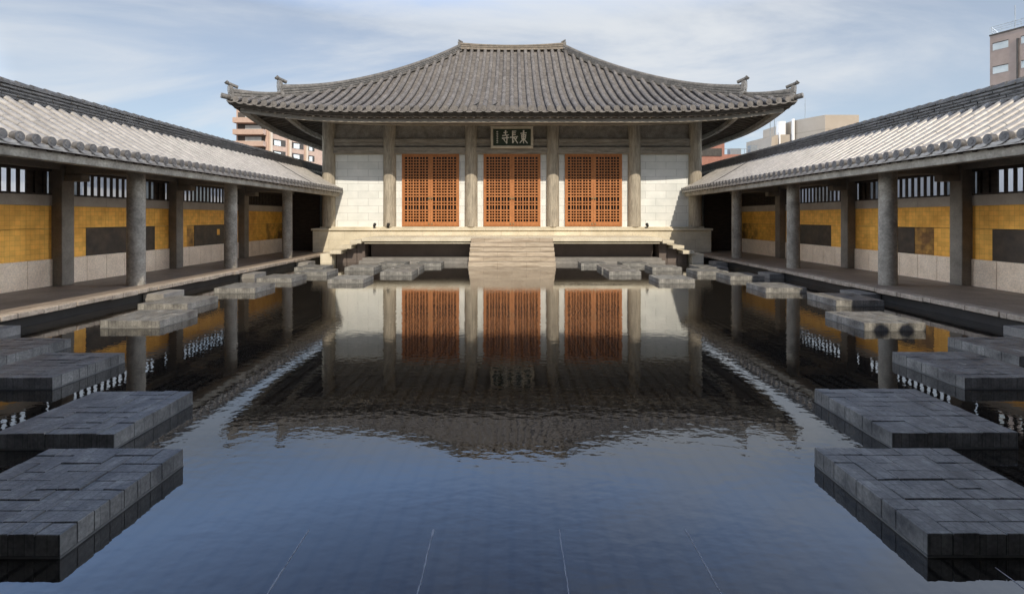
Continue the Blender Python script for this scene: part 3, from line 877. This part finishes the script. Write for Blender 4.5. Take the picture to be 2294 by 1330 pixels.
        if bi == 5:
            gd.build('gold_panel', 'gold_deep', c)
            bw = MB()
            bw.box(X(10.17), X(10.33), a, a + 0.5 * (b - a), 0.843, 1.509)
            bw.build('gold_panel', 'gold_deep', c)
            bw = MB(); bw.box(X(10.17), X(10.33), a + 0.5 * (b - a) + 0.002, b, 0.843, 1.509); bw.build('gold_panel', 'gold_brown', c)
        else:
            cuts = [0, 6]
            if dark: cuts += [dark[0], dark[1]]
            if brown and brown[1] > brown[0]: cuts += [brown[0], brown[1]]
            cuts = sorted(set(cuts))
            for u, v in zip(cuts[:-1], cuts[1:]):
                mid = (u + v) / 2
                y_a, y_b = a + pw * u + 0.002, a + pw * v - 0.002
                if dark and dark[0] < mid < dark[1]:
                    m_ = MB(); m_.box(X(10.165), X(10.33), y_a, y_b, 0.843, 1.509); po = m_.build('painted_panel', 'painted', c)
                    if sx < 0 and bi == 4:
                        m_ = MB(); m_.box(X(10.160), X(10.1645), y_b - 0.42, y_b - 0.27, 1.16, 1.36)
                        m_.build('gold_figure', 'gold', po)
                elif brown and brown[0] < mid < brown[1]:
                    m_ = MB(); m_.box(X(10.17), X(10.33), y_a, y_b, 0.843, 1.509); m_.build('gold_panel', 'gold_brown', c)
                else:
                    k = u
                    while k < v - 1e-6:
                        k2 = min(v, math.floor(k + 1 + 1e-6))
                        gd.box(X(10.17), X(10.33), a + pw * k + 0.002, a + pw * k2 - 0.002, 0.843, 1.509)
                        k = k2
            gd.build('gold_panel', 'gold', c)
        rl = MB()
        for k in range(nP // 2):
            rl.box(X(10.15), X(10.34), a + 2 * pw * k + 0.003, a + 2 * pw * (k + 1) - 0.003, 2.018, 2.245)
        rl.build('rail', 'rail', c, bevel=0.004)
        # lattice window
        lw = MB()
        lw.box(X(10.16), X(10.32), a, b, 2.247, 2.285); lw.box(X(10.16), X(10.32), a, b, 2.765, 2.82)
        sp_ = 0.19
        yy = a + 0.06
        while yy < b - 0.04:
            lw.box(X(10.22), X(10.255), yy - 0.029, yy + 0.029, 2.286, 2.764)
            yy += sp_ if bi < 5 else 0.12
        lo = lw.build('lattice_window', 'wood_dark', c)
        if bi < 5:      # closed shutter board at the far end of every lattice
            sh = MB(); sh.box(X(10.26), X(10.285), b - 0.45, b - 0.01, 2.286, 2.764); sh.build('shutter', 'wood_dark', lo)
        else:
            sh = MB(); sh.box(X(10.31), X(10.335), a, b, 2.286, 2.764); sh.build('shutter', 'wood_dark', lo)
    m_ = MB(); m_.box(X(10.342), X(10.40), Y0C, 22.1, 0.251, 2.245); m_.build('wall', 'rail', c)
    m_ = MB(); m_.box(X(10.14), X(10.34), 22.103, 30, 0.251, 2.82); m_.build('rear_wall', 'post', c)
    # dark slatted screen closing the corridor next to the hall
    m_ = MB()
    m_.box(X(8.83), X(10.13), 22.55, 22.6, 0.251, 2.95)
    z = 0.30
    while z < 2.9:
        m_.box(X(8.83), X(10.13), 22.50, 22.548, z, z + 0.15)
        z += 0.19
    m_.build('end_screen', 'wood_dark', c)
    return c
corridor(-1)
corridor(1)

# ================================================================== STONE BLOCKS IN THE POOL
def block(x0, x1, y0, y1, label, top=0.124):
    cx, cy = (x0 + x1) / 2, (y0 + y1) / 2
    t_ = thing('stone_block', (cx, cy, 0), label, 'stone block', 'paved stone blocks standing in the pool')
    nx, ny = 7, 9
    used = [[False] * ny for _ in range(nx)]
    pv = MB(); g_ = 0.0028
    for i in range(nx):
        for j in range(ny):
            if used[i][j]: continue
            opts = [(1, 1), (1, 2), (1, 1), (2, 1), (2, 1), (2, 2), (1, 2)]
            random.shuffle(opts)
            for w_, h_ in opts:
                if i + w_ <= nx and j + h_ <= ny and all(not used[a][b] for a in range(i, i + w_) for b in range(j, j + h_)):
                    for a in range(i, i + w_):
                        for b in range(j, j + h_): used[a][b] = True
                    break
            gx0 = x0 + (x1 - x0) * i / nx + g_; gx1 = x0 + (x1 - x0) * (i + w_) / nx - g_
            gy0 = y0 + (y1 - y0) * j / ny + g_; gy1 = y0 + (y1 - y0) * (j + h_) / ny - g_
            zt = top + random.uniform(-0.004, 0.003)
            e = [random.uniform(-0.0018, 0.0018) for _ in range(4)]
            ch = 0.003
            pv.sweep([[(gx0, gy0, 0.014), (gx1, gy0, 0.014), (gx1, gy1, 0.014), (gx0, gy1, 0.014)],
                      [(gx0, gy0, zt - ch), (gx1, gy0, zt - ch), (gx1, gy1, zt - ch), (gx0, gy1, zt - ch)],
                      [(gx0 + ch, gy0 + ch, zt + e[0]), (gx1 - ch, gy0 + ch, zt + e[1]), (gx1 - ch, gy1 - ch, zt + e[2]), (gx0 + ch, gy1 - ch, zt + e[3])]])
    pv.build('pavers', 'paver', t_, smooth=False)
    co_ = MB(); co_.box(x0 + 0.006, x1 - 0.006, y0 + 0.006, y1 - 0.006, -0.2, top - 0.014); co_.build('core', 'paver_core', t_, smooth=False)
    lp = MB(); lp.box(x0 + 0.001, x1 - 0.001, y0 + 0.001, y1 - 0.001, -0.2, 0.012); lp.build('base_lip', 'paver_lip', t_, smooth=False)
    return t_
BL = [
 (-3.27, -2.32, 2.52, 3.47, 'dark block nearest the camera on the left, lower left corner of the photo'),
 (2.14, 3.10, 2.53, 3.48, 'dark block nearest the camera on the right, its inner half paler'),
 (-3.92, -3.00, 3.70, 4.62, 'dark block second from the front on the left'),
 (2.88, 3.84, 3.72, 4.68, 'dark block second from the front on the right'),
 (-5.62, -4.68, 5.00, 5.94, 'grey shaded block third from the front on the left'),
 (4.62, 5.57, 5.01, 5.97, 'grey shaded block third from the front on the right'),
 (-6.92, -5.97, 5.70, 6.65, 'shaded block fourth from the front on the left, cut by the photo edge'),
 (5.95, 6.90, 5.76, 6.71, 'shaded block fourth from the front on the right, cut by the photo edge'),
 (-6.53, -5.58, 7.78, 8.72, 'nearest of the sunlit blocks on the left side of the pool'),
 (5.45, 6.41, 7.60, 8.55, 'sunlit block on the right with round tile shadows on its front'),
 (-7.08, -6.13, 9.28, 10.25, 'second of the sunlit blocks on the left, beside the lit kerb'),
 (6.40, 7.36, 9.70, 10.65, 'half shaded block on the right with one bright front stripe, near the kerb'),
 (-6.90, -5.94, 11.36, 12.32, 'third of the sunlit blocks on the left side of the pool'),
 (5.90, 6.86, 11.42, 12.38, 'half shaded block third behind the first sunlit one on the right'),
 (-6.90, -5.94, 13.25, 14.21, 'fourth of the sunlit blocks on the left side of the pool'),
 (6.10, 7.06, 13.72, 14.68, 'block on the right near the far kerb, lit top and shaded left face'),
 (-6.50, -5.54, 14.70, 15.66, 'grey block at far left between the kerb and the pale wide block'),
 (5.62, 6.58, 14.90, 15.86, 'grey block at far right between the kerb and the pale wide block'),
 (-7.15, -6.20, 16.10, 17.05, 'farthest block of the left row, closest to the left stone side steps'),
 (6.15, 7.10, 16.10, 17.05, 'farthest block of the right row, closest to the right stone side steps'),
 (-4.90, -3.94, 13.02, 13.98, 'pale block left of the hall steps, nearest of that cluster'),
 (3.90, 4.87, 13.05, 14.01, 'pale block right of the hall steps, nearest of that cluster'),
 (-3.98, -3.00, 14.78, 15.74, 'grey block left of the hall steps, second nearest of that cluster'),
 (2.94, 3.92, 14.88, 15.84, 'grey block right of the hall steps, second nearest of that cluster'),
 (-3.98, -3.04, 16.12, 17.06, 'low block directly behind the second nearest one, left of the steps'),
 (2.94, 3.90, 16.10, 17.04, 'low block directly behind the second nearest one, right of the steps'),
 (-5.50, -4.52, 16.10, 17.05, 'dark grey block left of the steps, outermost before the terrace'),
 (4.60, 5.58, 16.10, 17.05, 'dark grey block right of the steps, outermost before the terrace'),
 (-3.46, -2.54, 17.55, 18.45, 'small looking block against the plinth, closest to the steps on their left'),
 (2.46, 3.40, 17.50, 18.42, 'small looking block against the plinth, closest to the steps on their right'),
 (-4.78, -3.84, 17.55, 18.45, 'block against the plinth left of the steps, outer of two'),
 (3.95, 4.90, 17.55, 18.45, 'block against the plinth right of the steps, outer of two'),
]
for b_ in BL: block(*b_)

# pale joints on the pool floor close to the camera
for x, lab in ((-1.14, 'thin pale line in the shallow water, leftmost of the front four'),
               (-0.44, 'thin pale line in the shallow water just left of the middle'),
               (0.265, 'thin pale line in the shallow water just right of the middle'),
               (0.975, 'thin pale line in the shallow water, fourth from left'),
               (2.42, 'thin pale line in the shallow water before the near right block')):
    m_ = MB()
    y = 0.9
    while y < (2.44 if x > 2 else 2.74):
        y2 = y + 0.06
        w1 = random.uniform(0.0015, 0.0042) * (1.25 if abs(x + .44) < .1 else 0.8)
        o1 = random.uniform(-0.0015, 0.0015)
        m_.box(x + o1 - w1, x + o1 + w1, y, y2 - 0.0005, 0.0005, 0.0022)
        y = y2
    tag(m_.build('joint_strip', 'cord'), lab, 'strip', 'pale joint strips in the near water')

# ================================================================== GATE BEHIND THE CAMERA (throws the shade on the near blocks)
gate = thing('front_gate', (0, -3, 0.25), 'tall tiled entrance gate standing opposite the temple hall', 'gate')
gr = MB()
GE, GZ = 2.0, 4.613  # eave reaches forward and low, shaped to block sky over the near blocks
gp = 0.39
for k in range(-36, 37):
    x = k * gp
    tile_col(gr, [Vector((x, GE - 4.2 * j / 8, GZ + 2.5 * j / 8)) for j in range(9)], (1, 0, 0), 0.105, n=5)
    pan_col(gr, [Vector((x + gp / 2, GE - 4.2 * j / 8, GZ - 0.02 + 2.5 * j / 8)) for j in range(9)], (1, 0, 0), gp / 2)
gr.add([(-14.2, GE - .02, GZ - 0.06), (14.2, GE - .02, GZ - 0.06), (14.2, GE - 4.2, GZ + 2.44), (-14.2, GE - 4.2, GZ + 2.44),
        (-14.2, GE - 8.4, GZ - 0.06), (14.2, GE - 8.4, GZ - 0.06)], [(0, 1, 2, 3), (3, 2, 5, 4)])
gr.build('roof', 'tile', gate)
m_ = MB(); ridge_stack(m_, [(-14.2, GE - 4.2, GZ + 2.5), (14.2, GE - 4.2, GZ + 2.5)], 0.2, 0.4); m_.build('main_ridge', 'tile_dark', gate)
m_ = MB(); m_.box(-14.2, 14.2, GE - 8, GE - 0.3, GZ - 0.4, GZ - 0.1); m_.build('eave_beam', 'wood_dark', gate)
for x in (-13, -9, -5, -2, 2, 5, 9, 13):
    m_ = MB(); m_.tube((x, 0.2, 0.25), (x, 0.2, GZ - 0.38), 0.24, n=20); m_.build('pillar', 'concrete_cool', gate)
m_ = MB(); m_.box(-14, -2.2, -5.4, -5.1, 0.25, GZ - 0.38); m_.box(2.2, 14, -5.4, -5.1, 0.25, GZ - 0.38); m_.build('wall', 'void', gate)
m_ = MB(); m_.box(-2.19, 2.19, -5.3, -5.2, 0.25, GZ - 0.38); m_.build('door', 'void', gate)

# ================================================================== NEIGHBOURING BUILDINGS
def quadbox(mb, pts, z0, z1):
    n = len(pts)
    mb.sweep([[(x, y, z0) for x, y in pts], [(x, y, z1) for x, y in pts]])
# left pink apartment block: balcony stack + receding wing
ap = thing('apartment_building', (-62, 124, 0), 'pink tiled apartment block with balconies beyond the left corridor roof', 'building')
m_ = MB(); quadbox(m_, [(-67.7, 120.6), (-59.9, 120.6), (-52.4, 136), (-60, 140), (-67.7, 134)], -0.6, 29.2); m_.build('wall', 'pink', ap)
d_ = Vector((7.5, 15.4, 0)).normalized(); nn = Vector((d_.y, -d_.x, 0))
zf = 29.2 - 0.5
for k in range(10):
    z = 26.2 - 2.85 * k
    if z < 2: break
    m_ = MB()
    quadbox(m_, [(-67.75, 119.0), (-60.3, 119.0), (-60.3, 120.59), (-67.75, 120.59)], z - 1.35, z - 0.12)
    m_.build('balcony', 'pink', ap)
    m_ = MB(); m_.box(-67.3, -60.6, 120.55, 120.595, z + 0.0, z + 1.42); m_.build('recess', 'dark_b', ap)
    m_ = MB(); m_.box(-65.5, -61.5, 120.50, 120.545, z + 0.1, z + 1.1); m_.build('window', 'glass_pale', ap)
    # windows on the receding wing
    for a, b in ((1.2, 5.0), (7.0, 10.6), (12.2, 14.2)):
        p0 = Vector((-59.9, 120.6, 0)) + d_ * a; p1 = Vector((-59.9, 120.6, 0)) + d_ * b
        m_ = MB()
        q = [p0 + nn * 0.02, p1 + nn * 0.02, p1 + nn * 0.06, p0 + nn * 0.06]
        quadbox(m_, [(v.x, v.y) for v in q], z - 0.75, z + 0.85)
        wd = m_.build('window', 'dark_b', ap)
        m_ = MB()
        p2 = p0 + (p1 - p0) * 0.12; p3 = p0 + (p1 - p0) * 0.62
        q = [p2 + nn * 0.061, p3 + nn * 0.061, p3 + nn * 0.09, p2 + nn * 0.09]
        quadbox(m_, [(v.x, v.y) for v in q], z - 0.72, z + 0.55)
        m_.build('pane', 'glass_pale', wd)
m_ = MB()
for a in (0.35, 5.9, 11.2):
    p0 = Vector((-59.9, 120.6, 0)) + d_ * a; p1 = p0 + d_ * 0.6
    q = [p0 + nn * 0.0, p1 + nn * 0.0, p1 + nn * 0.45, p0 + nn * 0.45]
    quadbox(m_, [(v.x, v.y) for v in q], -0.5, 28.9)
m_.build('pilaster', 'cream_b', ap)

# right tan office block with stepped profile and tank
ob_ = thing('office_building', (58, 94, 0), 'cream concrete building with stepped left side and roof tank above the right corridor', 'building')
m_ = MB(); quadbox(m_, [(57.4, 90), (63.6, 90), (63.6, 106), (54.2, 106), (54.6, 95.5)], -0.6, 20.6); m_.build('wall', 'tan_b', ob_)
m_ = MB(); quadbox(m_, [(54.4, 95.6), (54.2, 106), (50.6, 106), (51.6, 96.6)], -0.6, 18.0); m_.build('stepped_wing', 'tan_b', ob_)
m_ = MB(); m_.hexa([(49.6, 96, -0.6), (51.5, 96, -0.6), (51.5, 104, -0.6), (49.6, 104, -0.6), (50.8, 96, 17.6), (51.5, 96, 17.6), (51.5, 104, 17.6), (50.8, 104, 17.6)]); m_.build('sloping_wall', 'tan_b', ob_)
m_ = MB(); m_.tube((53.2, 97.2, 18.0), (53.2, 97.2, 20.7), 0.85, n=20); m_.build('tank', 'white_b', ob_)
m_ = MB(); m_.box(54.3, 54.7, 95.0, 95.4, 10, 20.9); m_.box(52.3, 52.55, 96.1, 96.5, 10, 18.4); m_.build('pipe', 'white_b', ob_)
m_ = MB(); m_.tube((56.1, 94, 20.4), (56.1, 94, 24.6), 0.05, n=8); m_.build('antenna', 'metal', ob_)
m_ = MB(); m_.box(51.4, 51.5, 96.2, 96.3, 18, 21); m_.box(51.4, 51.5, 97.8, 97.9, 18, 21); m_.build('ladder', 'metal', ob_)

# low red brick house and long low roof on the right
rb = thing('brick_building', (28.5, 68, 0), 'red brick building squeezed beside the hall under its right eave', 'building')
m_ = MB(); m_.box(24.4, 29.0, 67, 76, -0.6, 12.1); m_.build('wall', 'red_b', rb)
m_ = MB(); m_.box(24.3, 29.2, 66.7, 66.99, 8.9, 10.0); m_.build('balcony', 'red_b', rb)
m_ = MB(); m_.box(25.6, 28.6, 66.9, 66.99, 10.15, 11.2); m_.box(24.6, 28.6, 66.9, 66.99, 7.2, 8.7); m_.build('window', 'dark_b', rb)
lh = thing('low_house', (33, 68, 0), 'low house with a reddish flat roof edge beyond the right corridor', 'building')
m_ = MB(); m_.box(29.6, 37.0, 70, 78, -0.6, 10.0); m_.build('wall', 'white_b', lh)
m_ = MB(); m_.box(29.5, 37.1, 69.8, 78, 10.0, 10.75); m_.build('roof', 'red_b', lh)
m_ = MB()
for k in range(10):
    m_.box(29.6 + k * 0.8, 29.64 + k * 0.8, 71, 71.05, 10.75, 11.7)
m_.box(29.6, 37.0, 71, 71.05, 11.65, 11.72); m_.box(32, 33.6, 72, 73, 10.75, 11.9); m_.box(35.0, 36.0, 72, 73, 10.75, 12.4)
m_.build('roof_rail', 'metal', lh)
tre = thing('tree', (25.3, 60, 0), 'small yellow green treetop between the hall column and the brick building', 'tree')
m_ = MB(); m_.tube((24.3, 60, -0.6), (24.3, 60, 6.6), 0.18, 0.08, n=8); m_.build('trunk', 'bark', tre)
m_ = MB()
for k in range(900):
    v = Vector((random.gauss(0, 1), random.gauss(0, 1), random.gauss(0, 1)))
    v = v.normalized() * random.random() ** 0.4
    c = Vector((24.3 + v.x * 1.3, 60 + v.y * 1.3, 7.0 + v.z * 1.3))
    a = Vector((random.gauss(0, 1), random.gauss(0, 1), random.gauss(0, 1))).normalized() * 0.16
    b = a.orthogonal().normalized() * 0.09
    m_.add([c - a, c + b, c + a, c - b], [(0, 1, 2, 3)])
m_.build('crown', 'leaf', tre, smooth=False)

# brown tower at the top right corner
tw = thing('tower_building', (62, 58, 0), 'brown tower block with roof railing at the top right corner', 'building')
A = Vector((58.4, 60, 0)); td = Vector((0.394, -0.919, 0)).normalized(); tn = Vector((-0.919, -0.394, 0)).normalized()
TZ = 24.0
far = A + td * 20
m_ = MB(); quadbox(m_, [(A.x, A.y), (A.x + 9, A.y + 6), (far.x + 12, far.y + 5), (far.x, far.y)], -0.6, TZ); m_.build('wall', 'brown_b', tw)
for zc in (22.45, 19.6, 16.75, 13.9):
    for a, b in ((0.28, 1.7), (2.85, 5.2), (6.4, 8.6)):
        p0 = A + td * a; p1 = A + td * b
        m_ = MB(); q = [p0, p1, p1 + tn * 0.03, p0 + tn * 0.03]
        quadbox(m_, [(v.x, v.y) for v in q], zc - 0.40, zc + 0.42); wd = m_.build('window', 'glass_pale', tw)
        m_ = MB(); q = [p0, p1, p1 + tn * 0.10, p0 + tn * 0.10]
        quadbox(m_, [(v.x, v.y) for v in q], zc + 0.43, zc + 0.50); m_.build('hood', 'dark_b', wd)
m_ = MB()
q0 = A + td * 2.45; q1 = A + td * 2.62
quadbox(m_, [(v.x, v.y) for v in (q0, q1, q1 + tn * 0.12, q0 + tn * 0.12)], -0.5, TZ - 1.2); m_.build('downpipe', 'dark_b', tw)
m_ = MB(); q0 = A - td * 0.05; q1 = A + td * 19
quadbox(m_, [(v.x, v.y) for v in (q0, q1, q1 + tn * 0.08, q0 + tn * 0.08)], TZ - 0.12, TZ + 0.06); m_.build('coping', 'dark_b', tw)
m_ = MB()
e2 = Vector((9, 6, 0))
for k in range(20):
    p = A + td * (0.12 + 0.9 * k)
    m_.tube((p.x, p.y, TZ), (p.x, p.y, TZ + 0.95), 0.025, n=6)
for k in range(10):
    p = A + e2 * (k / 9)
    m_.tube((p.x, p.y, TZ), (p.x, p.y, TZ + 0.95), 0.025, n=6)
for zz in (0.4, 0.68, 0.95):
    p = A + td * 0.12; q = A + td * 18; h_ = 0.04 if zz < 0.9 else 0.09
    m_.bar((p.x, p.y, TZ + zz), (q.x, q.y, TZ + zz), 0.05, h_)
    q = A + e2
    m_.bar((p.x, p.y, TZ + zz), (q.x, q.y, TZ + zz), 0.05, h_)
m_.build('railing', 'metal', tw)
p = A + td * 2.0 + Vector((0.6, 0.2, 0))
m_ = MB(); m_.tube((p.x, p.y, TZ), (p.x, p.y, TZ + 3.0), 0.045, n=8); m_.build('antenna', 'metal', tw)

# pale neighbours glimpsed through the lattice windows
for sx, lab in ((-1, 'low white neighbour building glimpsed through the left lattice windows'), (1, 'low white neighbour building glimpsed through the right lattice windows')):
    nb = thing('neighbour_building', (sx * 17, 20, 0), lab, 'building')
    m_ = MB(); m_.box(sx * 16, sx * 24, 4, 40, -0.6, 4.2 if sx < 0 else 3.9); m_.build('wall', 'white_b', nb)
    for k in range(9):
        m_ = MB(); m_.box(sx * 15.93, sx * 15.999, 5 + 3.9 * k, 6.3 + 3.9 * k, 1.9, 3.5); wd = m_.build('window', 'glass_b', nb)
    m_ = MB(); m_.box(sx * 15.8, sx * 15.999, 4, 40, 3.62, 3.78); m_.build('gutter', 'dark_b', nb)

# two birds perched on the eave tiles
for x, lab in ((-1.42, 'small dark bird perched above the eave, left of the other one'), (-0.68, 'small dark bird perched above the eave, right of the other one')):
    i = 0.42
    z = roof_z(i, 0) + 0.10
    m_ = MB()
    y = YE + i
    secs = []
    for t, r in ((-0.16, 0.004), (-0.10, 0.02), (-0.04, 0.05), (0.02, 0.06), (0.07, 0.045), (0.10, 0.030), (0.13, 0.034), (0.155, 0.022), (0.185, 0.003)):
        zz = z + 0.06 + max(0, t) * 0.55
        secs.append([(x + t * 0.7, y + 0.7 * r * math.cos(a * math.pi / 4), zz + 0.7 * r * math.sin(a * math.pi / 4)) for a in range(8)])
    m_.sweep(secs)
    m_.tube((x + 0.01, y, z + 0.03), (x + 0.01, y, z - 0.03), 0.006, n=5)
    tag(m_.build('bird', 'bird'), lab, 'bird', 'birds on the hall roof')
